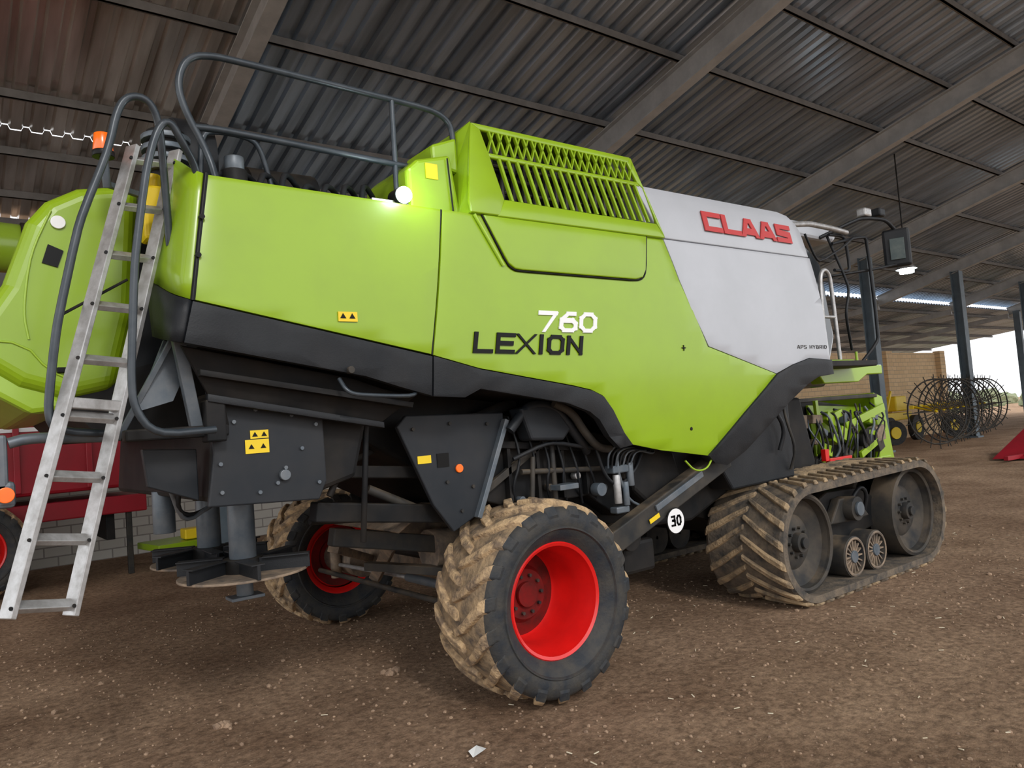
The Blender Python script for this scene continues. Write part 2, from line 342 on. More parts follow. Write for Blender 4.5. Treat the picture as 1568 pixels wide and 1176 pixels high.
# ================================================================== COMBINE
CB=empty('combine_harvester')
P=CB
prism('body_core',[(-1.93,3.12),(3.6,3.12),(3.68,2.2),(2.9,1.95),(1.9,1.6),(1.05,1.75),(.7,1.95),(-.6,2.12),(-1.93,2.4)],-1.36,1.85,DARK,P)
prism('lower_hull',[(-1.95,2.42),(-1.98,2.12),(-1.0,1.88),(-.45,1.55),(.3,1.15),(1.0,.92),(2.3,.85),(3.3,1.2),(3.5,2.1),(1.5,2.1)],-.85,1.3,DARK,P,bevel=.03)
panel('rear_side_panel',[(-1.95,3.235),(-.55,3.215),(-.72,2.30),(-2.06,2.575)],GREEN,P,th=.04)
panel('main_side_panel',[(-.535,3.215),(1.525,3.22),(1.635,2.88),(1.905,2.35),(2.84,2.11),(1.87,1.47),(1.3,1.56),(.98,1.63),(.89,1.73),(.78,1.9),(.69,2.0),(.58,2.045),(.41,2.08),(-.37,2.21),(-.705,2.295)],GREEN,P,th=.04)
panel('white_side_panel',[(1.535,3.215),(3.64,3.22),(3.70,2.8),(3.75,2.23),(3.39,2.25),(3.1,2.19),(2.845,2.115),(1.92,2.355),(1.74,2.66),(1.645,2.88)],WHITE,P,th=.04)
panel('white_top_panel',[(1.34,3.66),(3.30,3.665),(3.45,3.64),(3.56,3.57),(3.61,3.47),(3.64,3.23),(1.535,3.228)],WHITE,P,th=.04,off=.006)
prism('white_top_cover',[(1.36,3.62),(3.3,3.62),(3.5,3.56),(3.6,3.4),(3.6,3.1),(1.5,3.1)],-1.37,1.8,WHITE,P,bevel=.03)
panel('far_side_panel',[(-1.95,3.235),(1.525,3.22),(1.905,2.35),(2.84,2.11),(1.87,1.47),(.98,1.63),(.69,2.0),(-.71,2.295),(-2.06,2.575)],GREEN,P,th=.04,yfn=lambda x,z:.4-ys(z))
panel('far_white_panel',[(1.535,3.66),(3.4,3.66),(3.64,3.3),(3.75,2.23),(3.39,2.25),(2.845,2.115),(1.92,2.355),(1.535,3.2)],WHITE,P,th=.04,yfn=lambda x,z:.4-ys(z))
panel('rear_black_band',[(-2.07,2.565),(-.72,2.285),(-.735,2.05),(-.95,2.11),(-1.16,2.175),(-2.12,2.36)],BLACK,P,off=-.012,th=.06)
panel('main_black_band',[(-.71,2.285),(-.37,2.20),(.41,2.07),(.58,2.035),(.69,1.99),(.78,1.89),(.89,1.72),(.98,1.625),(.85,1.61),(.74,1.70),(.64,1.83),(.55,1.89),(.34,1.96),(-.38,2.08),(-.5,2.03),(-.725,2.045)],BLACK,P,off=-.015,th=.06)
panel('front_black_fairing',[(1.87,1.465),(2.35,1.79),(2.84,2.105),(3.1,2.185),(3.39,2.245),(3.75,2.225),(3.77,2.09),(3.5,2.07),(3.3,2.0),(3.0,1.85),(2.7,1.67),(2.36,1.47),(2.11,1.37),(1.95,1.40)],BLACK,P,off=-.02,th=.1)
def lerp(a,b,t): return tuple(x+(y-x)*t for x,y in zip(a,b))
def cornercols(t0,b0,t1,b1,n=6):
    cols=[]
    for k in range(7):
        u=k/6
        bx=.04*math.sin(min(u*3,1)*math.pi/2)
        col=[]
        for j in range(n+1):
            a=lerp(t0,b0,j/n); c=lerp(t1,b1,j/n); q=lerp(a,c,u); col.append((q[0]-bx*(1-u),q[1],q[2]))
        cols.append(col)
    return cols
sheet('rear_corner_flap',cornercols((-1.965,-1.44,3.24),(-2.07,-1.49,2.575),(-2.02,-1.08,3.44),(-2.163,-1.08,2.75)),GREEN,P)
sheet('rear_corner_black',cornercols((-2.075,-1.50,2.57),(-2.125,-1.50,2.36),(-2.17,-1.08,2.75),(-2.15,-1.08,2.45),n=3),BLACK,P,th=.04)
tube('panel_gap_rear',[(-1.957,ys(3.2)-.0,3.24),(-2.068,ys(2.57)-.0,2.57)],.012,LBLK,P,it=0)
tube('panel_gap_mid',[(-.543,ys(3.2)+.004,3.215),(-.713,ys(2.3)+.004,2.295)],.006,LBLK,P,it=0)
boltset('flap_hinges',[(-2.0,-1.47,3.0),(-2.03,-1.48,2.8)],.014,DARK,P,l=.03)
panel('lower_side_sill',[(-2.10,2.36),(-1.16,2.18),(-.95,2.11),(-.735,2.06),(-.98,1.90),(-1.96,2.10)],DARK,P,th=.04,yfn=lambda x,z:-1.36+.25*(2.3-z))
panel('lower_side_sill_step',[(-2.02,2.24),(-.80,2.02),(-.81,1.99),(-2.02,2.21)],DARK,P,th=.06,yfn=lambda x,z:-1.39)
panel('lower_side_sill_lip',[(-1.97,2.12),(-.97,1.915),(-.97,1.88),(-1.97,2.08)],BLACK,P,th=.05,yfn=lambda x,z:-1.32)
tube('sill_grab_bar',[(-1.30,-1.45,2.17),(-1.28,-1.5,2.09),(-1.2,-1.5,2.07),(-.85,-1.5,2.05),(-.80,-1.42,2.10)],.012,RAIL,P)
rp=[(-.23,3.215),(-.16,3.06),(-.08,2.90),(-.03,2.865),(.03,2.86),(1.12,2.86),(1.2,2.88),(1.245,2.94),(1.32,3.215)]
panel('engine_side_door',rp,GREEN,P,off=-.018,th=.03)
tube('door_seam',[(x,ys(z)-.006,z) for x,z in [(p[0]+(-.008 if p[0]<.5 else .008),p[1]-(.009 if p[1]<3 else 0)) for p in rp]],.007,LBLK,P,it=1)
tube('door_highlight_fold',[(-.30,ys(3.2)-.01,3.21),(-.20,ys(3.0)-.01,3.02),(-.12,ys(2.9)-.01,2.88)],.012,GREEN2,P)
HY=lambda z:-1.47+.24*(z-3.25)
def hoodpoly(name,poly,m,off=0,th=.03): return panel(name,poly,m,P,off=off,th=th,yfn=lambda x,z:HY(z),grid=.2)
hoodpoly('hood_frame_top',[(-.17,3.90),(1.38,3.90),(1.35,3.845),(-.11,3.855)],GREEN)
hoodpoly('hood_frame_left',[(-.17,3.90),(-.10,3.855),(-.07,3.66),(-.03,3.34),(-.10,3.22),(-.33,3.22),(-.33,3.3)],GREEN)
hoodpoly('hood_frame_bottom',[(-.12,3.215),(-.03,3.345),(1.47,3.335),(1.53,3.22)],GREEN)
hoodpoly('hood_frame_right',[(1.385,3.90),(1.325,3.85),(1.38,3.68),(1.43,3.64),(1.48,3.34),(1.53,3.22)],GREEN)
hoodpoly('hood_frame_mid',[(-.08,3.685),(1.38,3.685),(1.40,3.65),(-.07,3.65)],GREEN)
prism('hood_interior',[(-.1,3.1),(1.45,3.1),(1.3,3.84),(-.1,3.84)],-1.15,-.65,LBLK,P)
parts=[]
def barq(x0,z0,x1,z1,w,dep=.025):
    vs=[]
    for yo in(0,dep):
        vs+=[(x0-w/2,HY(z0)+yo,z0),(x0+w/2,HY(z0)+yo,z0),(x1+w/2,HY(z1)+yo,z1),(x1-w/2,HY(z1)+yo,z1)]
    parts.append((vs,HEX))
for i in range(1,19):
    t=i/19; barq(-.04+1.51*t,3.34,-.07+1.49*t,3.66,.020)
for i in range(1,19):
    t=i/19; barq(-.08+1.45*t,3.68,-.10+1.43*t,3.855,.014)
for i in range(0,19,1):
    t=i/19; barq(-.08+1.45*t,3.68,-.08+1.45*t+.09,3.85,.010)
multi('hood_grille_bars',parts,GREEN,P)
parts=[]
for i in range(14): parts.append(cylv((-.0+i*.1,-1.25,3.35),(.05+i*.1,-1.22,3.8),.02,seg=8))
for i in range(5): parts.append(cylv((0,-1.2,3.4+i*.09),(1.4,-1.2,3.4+i*.09),.015,seg=8))
multi('engine_pipes_behind_grille',parts,DARK2,P)
prism('hood_top',[(-.17,3.86),(-.17,3.905),(1.38,3.905),(1.38,3.86)],HY(3.9)+.01,-.62,GREEN,P,bevel=.015)
mk('hood_rear_face',[(-.17,HY(3.9),3.905),(-.33,HY(3.25)+.02,3.22),(-.36,-1.1,3.22),(-.26,-1.1,3.80),(-.20,-.62,3.85),(-.36,-.62,3.22)],[[0,1,2,3],[3,2,5,4],[0,3,4]],GREEN,P)
prism('hood_rear_box',[(-.70,3.2),(-.70,3.50),(-.62,3.57),(-.36,3.64),(-.30,3.2)],-1.33,-.75,GREEN,P,bevel=.03,seg=3)
prism('hood_rear_box_top',[(-.45,3.58),(-.45,3.72),(-.25,3.8),(-.25,3.55)],-1.25,-.9,GREEN,P,bevel=.02)
tube('hood_box_seam',[(-.40,-1.345,3.60),(-.38,-1.345,3.22)],.005,LBLK,P,it=0)
box('hood_box_sticker',(-.52,-1.335,3.5),(.09,.004,.1),YEL,P,0)
prism('deck',[(-1.93,3.05),(-1.93,3.2),(-.4,3.2),(-.4,3.05)],-1.40,1.8,DARK,P)
prism('rear_roof_far',[(-.4,3.1),(-.4,3.3),(1.4,3.35),(1.4,3.1)],-.6,1.8,DARK,P)
cyl('air_intake',(-1.68,-1.05,3.15),(-1.68,-1.05,3.42),.07,DARK,P); cyl('air_intake_cap',(-1.68,-1.05,3.42),(-1.68,-1.05,3.5),.055,STEEL,P)
cyl('exhaust_drum',(-1.45,-.5,3.45),(-1.0,-.5,3.45),.2,DARK,P); cyl('radiator_fan_ring',(-1.95,-.7,3.5),(-1.75,-.7,3.5),.3,BLACK,P,seg=32)
cyl('tank_dome',(-1.3,-.9,3.2),(-1.3,-.9,3.38),.16,BLACK,P,r2=.1); box('deck_box',(-.95,-.8,3.25),(.35,.5,.2),DARK2,P,.03)
for i in range(4): cyl(f'intake_rib_{i}',(-2.02,-.95,3.38+i*.06),(-2.02,-.95,3.41+i*.06),.13,STEEL,P)
cyl('intake_core',(-2.02,-.95,3.2),(-2.02,-.95,3.62),.10,DARK,P)
for i in range(8):
    tube(f'deck_hose_{i}',[(-1.85+i*.13,-1.15,3.2),(-1.78+i*.13,-1.05,3.42+.02*(i%4)),(-1.6+i*.13,-.9,3.38),(-1.55+i*.13,-.8,3.2)],.018,BLACK,P)
box('yellow_fuel_box',(-2.12,-1.02,3.12),(.12,.14,.30),YEL,P,.02); cyl('yellow_fuel_neck',(-2.12,-1.02,3.27),(-2.12,-1.02,3.34),.045,YEL,P)
tube('deck_handrail',[(-1.84,-1.25,3.24),(-1.86,-1.2,3.43),(-1.98,-1.2,3.67),(-2.01,-1.2,3.82),(-1.95,-1.2,3.97),(-1.80,-1.2,4.01),(-.74,-1.2,3.99),(-.38,-1.2,3.98),(-.26,-1.2,3.92),(-.24,-1.2,3.80),(-.27,-1.2,3.62),(-.36,-1.2,3.55),(-.6,-1.2,3.56),(-1.80,-1.2,3.59),(-1.93,-1.2,3.58)],.020,RAIL,P,it=3)
tube('deck_handrail_post',[(-.70,-1.2,3.99),(-.71,-1.2,3.2)],.018,RAIL,P,it=0)
tube('deck_handrail_inner',[(-1.86,-1.0,3.35),(-1.84,-1.0,3.62),(-1.78,-1.0,3.66),(-1.57,-1.0,3.66),(-1.50,-1.0,3.6),(-1.42,-1.0,3.25)],.016,RAIL,P)
Lb=Vector((-2.88,-1.60,1.21));Lt=Vector((-2.24,-1.2,3.42));Rb=Vector((-2.64,-1.45,1.15));Rt=Vector((-2.012,-1.12,3.46))
bar('ladder_stile_rear',Lb,Lt,.075,.028,ALU,P,upv=(Rb-Lb)); bar('ladder_stile_front',Rb,Rt,.075,.028,ALU,P,upv=(Rb-Lb))
for i in range(9):
    t=.02+i*.118; a=Lb.lerp(Lt,t);b=Rb.lerp(Rt,t)
    bar(f'ladder_rung_{i}',a,b,.03,.05,ALU,P,upv=(Lt-Lb)*-1+Vector((.0,-3,0)))
boltset('ladder_bolts',[Lb.lerp(Lt,.02+i*.118)+Vector((0,-.03,0)) for i in range(9)]+[Rb.lerp(Rt,.02+i*.118)+Vector((0,-.03,0)) for i in range(9)],.008,DARK,P)
bar('ladder_double_step',Lb.lerp(Lt,.40),Rb.lerp(Rt,.40),.05,.06,ALU,P)
tube('ladder_handrail_rear',[(-2.45,-1.25,1.95),(-2.66,-1.40,1.97),(-2.69,-1.4,2.05),(-2.64,-1.4,2.44),(-2.53,-1.4,2.94),(-2.39,-1.4,3.31),(-2.345,-1.4,3.52),(-2.29,-1.4,3.60),(-2.20,-1.4,3.60),(-2.15,-1.38,3.5),(-2.12,-1.3,3.2),(-2.1,-1.25,2.9)],.019,RAIL,P)
tube('ladder_handrail_front',[(-1.98,-1.45,1.93),(-2.27,-1.5,1.92),(-2.355,-1.5,2.05),(-2.36,-1.5,2.2),(-2.32,-1.5,2.75),(-2.25,-1.5,3.20),(-2.19,-1.5,3.42),(-2.13,-1.5,3.47),(-2.07,-1.48,3.37),(-1.99,-1.4,3.28),(-1.97,-1.38,3.15)],.019,RAIL,P)
tube('ladder_spring_rod',[(-2.62,-1.38,2.5),(-2.3,-1.2,2.72)],.007,DARK,P,it=0)
cyl('beacon_stem',(-2.36,-1.15,3.2),(-2.38,-1.2,3.37),.02,STEEL,P); cyl('beacon_lens',(-2.38,-1.2,3.37),(-2.38,-1.2,3.46),.048,ORANGE,P,r2=.04)
cyl('beacon_base',(-2.38,-1.2,3.34),(-2.38,-1.2,3.37),.052,LBLK,P)
bar('beacon_arm',(-2.36,-1.15,3.22),(-2.05,-1.0,3.2),.03,.03,STEEL,P)
# tail hood
prism('tail_hood',[(-2.14,3.335),(-2.25,3.33),(-2.45,3.29),(-2.60,3.20),(-2.69,3.08),(-2.80,2.75),(-2.95,2.50),(-2.93,2.35),(-2.75,2.22),(-2.54,2.15),(-2.30,2.2),(-2.2,2.6)],-.85,1.25,GREEN,P,bevel=.09,seg=5)
prism('tail_inner',[(-1.9,3.2),(-2.2,3.2),(-2.25,2.5),(-2.4,2.25),(-1.9,2.2)],-.70,1.1,BLACK,P)
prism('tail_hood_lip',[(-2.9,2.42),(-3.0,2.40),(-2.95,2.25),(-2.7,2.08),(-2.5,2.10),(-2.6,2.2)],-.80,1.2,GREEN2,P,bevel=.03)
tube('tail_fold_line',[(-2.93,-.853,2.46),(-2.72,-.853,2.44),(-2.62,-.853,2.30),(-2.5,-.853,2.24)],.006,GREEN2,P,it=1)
tube('tail_fold_line_b',[(-2.58,-.853,3.14),(-2.68,-.853,2.9),(-2.72,-.853,2.6),(-2.70,-.853,2.46)],.006,GREEN2,P,it=2)
cyl('tail_badge',(-2.55,-.853,3.08),(-2.55,-.865,3.08),.035,LWHT,P,seg=24)
prism('tail_light_pocket',[(-2.60,2.96),(-2.53,2.93),(-2.56,2.84),(-2.63,2.86)],-.858,-.85,LBLK,P)
box('tail_latch',(-2.56,-.86,2.3),(.05,.02,.03),LBLK,P)
prism('tail_underside',[(-1.9,2.4),(-2.6,2.2),(-2.4,1.95),(-1.9,1.95)],-.8,1.2,DARK,P)
tube('rear_lamp_arm',[(-2.4,-1.2,1.93),(-2.75,-1.25,1.95),(-2.83,-1.25,1.93)],.025,STEEL,P)
box('rear_lamp_bracket',(-2.86,-1.25,1.83),(.05,.05,.28),STEEL,P,.015); box('rear_lamp_red',(-2.885,-1.28,1.86),(.03,.02,.16),RED,P)
cyl('rear_lamp_orange',(-2.85,-1.27,1.70),(-2.85,-1.30,1.70),.035,ORANGE,P); box('rear_lamp_head',(-2.86,-1.25,1.70),(.10,.05,.12),STEEL,P,.02)
bar('rear_strut_a',(-2.10,-1.3,2.42),(-2.00,-1.2,1.92),.06,.05,STEEL,P); bar('rear_strut_b',(-2.10,-1.2,2.42),(-2.36,-1.1,1.92),.03,.03,STEEL,P)
bar('rear_strut_c',(-1.95,-1.3,2.30),(-1.86,-1.2,1.95),.04,.04,DARK,P)
prism('rear_strut_gusset',[(-2.13,2.42),(-1.98,2.36),(-2.10,2.1),(-2.28,2.05)],-1.15,-1.12,STEEL,P)
box('rear_cross_bracket',(-2.1,-1.2,1.93),(.5,.1,.06),DARK,P,.01)
box('rear_crossbar_end',(-1.93,-1.25,1.98),(.10,.12,.22),DARK,P,.01)
prism('chopper_side_plate',[(-1.95,2.10),(-1.5,2.02),(-1.31,1.97),(-1.31,1.60),(-1.36,1.50),(-1.97,1.53),(-1.93,1.8)],-1.22,-1.18,PLATE,P,bevel=.008)
prism('chopper_housing',[(-1.9,2.15),(-1.0,1.95),(-1.1,1.60),(-1.4,1.52),(-1.95,1.55)],-1.17,1.4,DARK,P,bevel=.03)
prism('chopper_rear_skirt',[(-2.24,1.86),(-1.97,1.84),(-1.97,1.56),(-2.22,1.66)],-1.05,-1.0,PLATE,P,bevel=.006)
boltset('chopper_bolts',[(-1.9,-1.22,2.06),(-1.7,-1.22,2.03),(-1.5,-1.22,1.99),(-1.36,-1.22,1.93),(-1.36,-1.22,1.6),(-1.9,-1.22,1.6),(-1.82,-1.22,1.97),(-1.6,-1.22,1.62),(-1.55,-1.22,1.7),(-1.45,-1.22,1.8),(-1.9,-1.22,1.75),(-1.7,-1.22,1.58)],.011,STEEL,P)
cyl('chopper_bearing',(-1.56,-1.22,1.66),(-1.56,-1.25,1.66),.03,STEEL,P)
for i,(x,z,w,h) in enumerate([(-1.685,1.895,.10,.045),(-1.70,1.83,.13,.075)]):
    box(f'chopper_sticker_{i}',(x,-1.224,z),(w,.004,h),YEL,P,0)
    for k in range(2):
        a=x-w*.25+k*w*.5; mk(f'chopper_sticker_tri_{i}_{k}',[(a-.016,-1.228,z-.012),(a+.016,-1.228,z-.012),(a,-1.228,z+.014)],[[0,1,2]],LBLK,P)
tube('chopper_lip',[(-1.95,-1.23,2.12),(-1.5,-1.23,2.04),(-1.0,-1.23,1.93)],.018,DARK,P,it=0)
boltset('lip_bolts',[(-1.95+.1*i,-1.24,2.13-.02*i) for i in range(9)],.012,STEEL,P)
prism('axle_support_plate',[(-.79,1.88),(-.72,1.95),(.05,1.93),(.05,1.87),(-.24,1.25),(-.42,1.17),(-.56,1.36)],-1.14,-1.10,PLATE,P,bevel=.008)
bar('axle_support_edge',(.05,-1.16,1.88),(-.24,-1.16,1.24),.035,.05,STEEL,P)
boltset('support_bolts',[(-.68,-1.14,1.86),(-.4,-1.14,1.88),(-.1,-1.14,1.86),(-.45,-1.14,1.5),(-.35,-1.14,1.3),(-.25,-1.14,1.45)],.012,DARK2,P)
box('support_sticker',(-.61,-1.144,1.66),(.1,.004,.05),YEL,P,0); box('support_label',(-.47,-1.144,1.645),(.09,.004,.09),LBLK,P,0)
cyl('support_reflector',(-.35,-1.14,1.58),(-.35,-1.155,1.58),.028,ORANGE,P)
for i,(a,b,r,m) in enumerate([((-1.0,-1.15,1.95),(-1.05,-1.1,1.2),.018,DARK),((-1.25,-1.1,1.5),(-1.0,-1.1,1.95),.02,DARK),((-.9,-.9,1.5),(-.2,-.95,1.15),.03,DARK2),((-1.3,-.9,1.35),(-.5,-.9,1.28),.025,DARK),((-.1,-1.0,1.9),(.25,-1.0,2.0),.04,DARK),
    ((.2,-1.1,1.5),(1.0,-1.1,1.45),.02,DARK2),((1.2,-1.1,1.35),(1.25,-1.1,1.6),.03,DARK2),((.5,-1.1,1.7),(.5,-1.1,1.2),.02,DARK2),((-1.3,-.7,1.55),(-.7,-.7,1.75),.02,DARK2),((.25,-1.12,1.15),(.3,-1.12,1.6),.018,DARK2)]):
    cyl(f'linkage_rod_{i}',a,b,r,m,P)
box('rear_frame_rail',(-.75,-.95,1.33),(1.1,.12,.12),DARK,P,.01,rot=(0,8,0))
box('rear_frame_rail_lower',(-.6,-.6,1.1),(.9,.1,.12),DARK2,P,.01,rot=(0,12,0))
box('rear_frame_rail_top',(-1.0,-.95,1.62),(.9,.08,.08),DARK,P,.01,rot=(0,6,0))
prism('belly_frame',[(-.05,1.95),(.95,1.75),(1.9,1.5),(1.9,1.1),(1.2,1.05),(.9,1.25),(.15,1.25),(-.15,1.35)],-1.02,-.8,DARK,P,bevel=.01)
for i,x in enumerate([.12,.38,.62,.86]): box(f'belly_rib_{i}',(x,-1.05,1.48),(.03,.06,.42),DARK,P,.003)
box('belly_rib_top',(.5,-1.06,1.66),(.95,.06,.05),DARK,P,.004,rot=(0,6,0))
prism('belly_cover_panel',[(.12,1.95),(.42,1.98),(.58,1.78),(.50,1.70),(.2,1.72)],-1.25,-1.1,PLATE,P,bevel=.02)
tube('exhaust_duct',[(.05,-1.2,1.80),(.22,-1.22,1.98),(.45,-1.22,1.95),(.60,-1.22,1.78),(.72,-1.2,1.66),(.8,-1.15,1.6)],.035,PLATE,P)
tube('exhaust_duct_b',[(.40,-1.28,1.97),(.55,-1.30,1.9),(.66,-1.30,1.74),(.80,-1.28,1.62),(.95,-1.25,1.6)],.03,DARK2,P)
tube('belly_hose_a',[(.1,-1.15,1.6),(.4,-1.2,1.7),(.8,-1.2,1.62),(1.1,-1.2,1.6),(1.15,-1.2,1.4)],.015,BLACK,P)
tube('belly_hose_b',[(.85,-1.2,1.62),(.9,-1.22,1.4),(1.05,-1.2,1.3),(1.25,-1.2,1.4),(1.35,-1.2,1.55)],.013,BLACK,P)
tube('belly_hose_c',[(1.1,-1.2,1.62),(1.0,-1.25,1.45),(1.12,-1.22,1.2),(1.3,-1.2,1.12)],.011,STEEL,P)
for i in range(6): tube(f'belly_hose_d_{i}',[(.15+i*.12,-1.06,1.9),(.2+i*.13,-1.12,1.6-.03*i),(.1+i*.16,-1.1,1.38),(.25+i*.15,-1.0,1.2)],.010,BLACK,P)
for i in range(7): cyl(f'belly_fitting_{i}',(.2+i*.27,-1.04,1.3+.06*(i%3)),(.2+i*.27,-1.10,1.3+.06*(i%3)),.028,[STEEL,DARK2,ALU][i%3],P)
bar('belly_diag_a',(-.1,-1.06,1.40),(.55,-1.06,1.75),.05,.04,DARK2,P); bar('belly_diag_b',(1.25,-1.06,1.55),(1.75,-1.06,1.15),.06,.04,DARK2,P)
prism('belly_side_tank',[(1.25,1.62),(1.75,1.52),(1.85,1.2),(1.4,1.12),(1.25,1.25)],-1.18,-1.0,DARK,P,bevel=.03)
cyl('hydraulic_filter',(1.02,-1.22,1.18),(1.02,-1.22,1.40),.030,ALU,P); cyl('hydraulic_filter_b',(1.09,-1.24,1.16),(1.09,-1.24,1.34),.025,STEEL,P); cyl('hydraulic_valve',(1.17,-1.22,1.30),(1.17,-1.22,1.48),.03,STEEL,P)
box('valve_block',(1.05,-1.2,1.44),(.17,.1,.06),STEEL,P,.01); cyl('hydraulic_motor',(.90,-1.18,1.3),(.90,-1.1,1.3),.05,STEEL,P)
box('valve_block_low',(1.05,-1.2,1.13),(.14,.08,.05),STEEL,P,.01); box('wheel_top_bracket',(.55,-1.15,1.36),(.18,.12,.04),STEEL,P,.005)
for i in range(7): tube(f'valve_hose_{i}',[(.92+i*.04,-1.24,1.46),(.90+i*.05,-1.28,1.58),(1.05+i*.06,-1.26,1.64-.02*i),(1.3+i*.04,-1.15,1.55)],.008,BLACK if i%2 else STEEL,P)
bar('axle_brace',(2.3,-1.25,1.42),(.80,-1.28,.90),.17,.12,DARK2,P,bevel=.01)
bar('axle_brace_highlight',(1.9,-1.33,1.32),(1.3,-1.34,1.11),.05,.02,STEEL,P)
box('brace_reflector',(1.27,-1.345,1.04),(.12,.004,.035),YEL,P,0,rot=(0,-19,0))
cyl('speed_sign_plate',(1.50,-1.345,.99),(1.50,-1.352,.99),.105,LBLK,P,seg=40); cyl('speed_sign_face',(1.50,-1.352,.99),(1.50,-1.356,.99),.096,LWHT,P,seg=40)
letters('speed_sign_digits','30',1.445,.95,.11,.085,.018,.018,0,LBLK,P,y=-1.357,th=.002)
cyl('brace_pivot',(1.05,-1.3,.92),(1.05,-1.0,.92),.10,DARK,P)
box('brace_foot',(1.2,-1.1,.75),(.35,.25,.25),DARK,P,.03)
tube('green_hose',[(1.62,-1.4,1.45),(1.7,-1.42,1.36),(1.85,-1.42,1.36),(1.93,-1.42,1.44)],.008,GREEN,P)
letters('maker_lettering','CLAAS',2.10,3.345,1.29,.178,.062,.05,0,LREDP,P)
letters('model_number','760',.12,2.445,.53,.145,.034,.03,.18,LWHT,P)
letters('model_lettering','LEXION',-.42,2.305,.92,.135,.030,.035,.18,LBLK,P,slope=-.02,widths={'I':.35})
letters('small_lettering','APS HYBRID',3.20,2.335,.50,.034,.004,.014,0,DARK2,P,th=.001,widths={'I':.3,' ':.5})
box('side_sticker',(-1.25,ys(2.5)-.006,2.51),(.115,.006,.055),YEL,P,0)
for k in range(2): mk(f'side_sticker_tri_{k}',[(-1.28+k*.055-.018,ys(2.5)-.012,2.50),(-1.28+k*.055+.018,ys(2.5)-.012,2.50),(-1.28+k*.055,ys(2.5)-.012,2.53)],[[0,1,2]],LBLK,P)
box('lock_cross_h',(1.60,ys(2.34)-.004,2.34),(.045,.006,.008),LBLK,P,0);box('lock_cross_v',(1.60,ys(2.34)-.004,2.34),(.008,.006,.045),LBLK,P,0)
cyl('panel_lock',(1.66,ys(1.7)+.01,1.70),(1.66,ys(1.7)-.006,1.70),.014,LBLK,P); cyl('panel_lock_rear',(-1.26,-1.49,2.21),(-1.26,-1.535,2.21),.02,DARK2,P)

for k,(xc,yc) in enumerate([(-1.60,-.55),(-1.58,.25)]):
    cyl(f'spreader_motor_{k}',(xc,yc,1.14),(xc,yc,1.60),.08,STEEL,P,seg=28)
    cyl(f'spreader_collar_{k}',(xc,yc,1.48),(xc,yc,1.53),.095,DARK2,P,seg=28)
    cyl(f'spreader_disc_{k}',(xc,yc,1.05),(xc,yc,1.065),.385,DUST,P,seg=40)
    cyl(f'spreader_hub_{k}',(xc,yc,1.06),(xc,yc,1.15),.12,DARK,P)
    cyl(f'spreader_foot_{k}',(xc,yc,.92),(xc,yc,1.05),.05,STEEL,P); box(f'spreader_foot_plate_{k}',(xc,yc,.91),(.2,.14,.02),STEEL,P,.004)
    for i in range(6):
        a=i*2*math.pi/6+.35+k; c,s=math.cos(a),math.sin(a)
        box(f'spreader_blade_{k}_{i}',(xc+c*.26,yc+s*.26,1.105),(.30,.02,.085),BLACK,P,.003,rot=(0,0,math.degrees(a)+12))
        box(f'spreader_blade_top_{k}_{i}',(xc+c*.27,yc+s*.27,1.148),(.28,.08,.01),BLACK,P,.003,rot=(0,0,math.degrees(a)+12))
cyl('spreader_gearbox',(-1.9,.1,1.3),(-1.9,.1,1.58),.07,STEEL,P)
tube('spreader_hose_a',[(-2.0,-.9,1.75),(-2.05,-.85,1.5),(-1.9,-.7,1.45),(-1.7,-.6,1.55)],.014,BLACK,P)
tube('spreader_hose_b',[(-2.1,-.9,1.7),(-2.0,-.8,1.42),(-1.8,-.65,1.5)],.012,STEEL,P)
# rear axle
box('rear_axle_beam',(.1,.35,.80),(.22,2.4,.20),DUST,P,.02); box('rear_axle_pivot',(.12,.2,1.05),(.35,.5,.45),DARK,P,.03)
prism('axle_yoke',[(-.55,1.2),(-.1,1.3),(.25,.95),(.2,.72),(-.05,.72),(-.2,.95)],-.35,-.2,DUST,P,bevel=.02)
sheet('dust_guard',[[(-.62+.1*i+.0,y,1.22-.035*(i-2)**2*.35+.02*i) for y in (-.75,-.4,0,.3)] for i in range(6)],DUST,P,th=.015)
cyl('axle_drum',(-.28,-.55,.98),(.1,-.55,.98),.15,DUST,P,r2=.13)
cyl('steer_cylinder',(-.05,-.9,.66),(-.05,.2,.66),.035,STEEL,P); cyl('steer_rod',(-.05,.2,.66),(-.08,1.5,.64),.018,ALU,P)
cyl('tie_rod',(-.22,-1.0,.60),(-.22,1.6,.60),.022,DARK2,P)
bar('axle_tan_arm_a',(-.55,.5,.95),(-.05,.9,.75),.07,.10,DUST,P); bar('axle_tan_arm_b',(-.4,-.2,1.0),(-.15,.6,.62),.06,.09,DUST,P)
bar('axle_tan_arm_c',(-.2,-.95,.85),(-.5,0,.85),.06,.08,DARK2,P)
cyl('wheel_motor_right',(.1,-1.12,.66),(.1,-.8,.66),.17,DARK2,P); cyl('wheel_motor_left',(.1,1.3,.66),(.1,1.9,.66),.15,DUST,P)
for i in range(6): tube(f'axle_hose_{i}',[(-.1,-.9+.04*i,.7),(-.25,-.8,.78+.03*i),(-.1,-.5,.82+.02*i),(.1,-.2,1.0)],.012,BLACK,P)
cyl('knuckle_a',(-.18,-.93,.55),(-.18,-.93,.80),.05,STEEL,P);cyl('knuckle_b',(-.1,1.5,.52),(-.1,1.5,.78),.05,DUST,P)
box('knuckle_arm',(-.12,-.95,.66),(.3,.12,.08),STEEL,P,.01); cyl('knuckle_ball',(-.32,-.95,.6),(-.32,-.95,.74),.04,ALU,P)

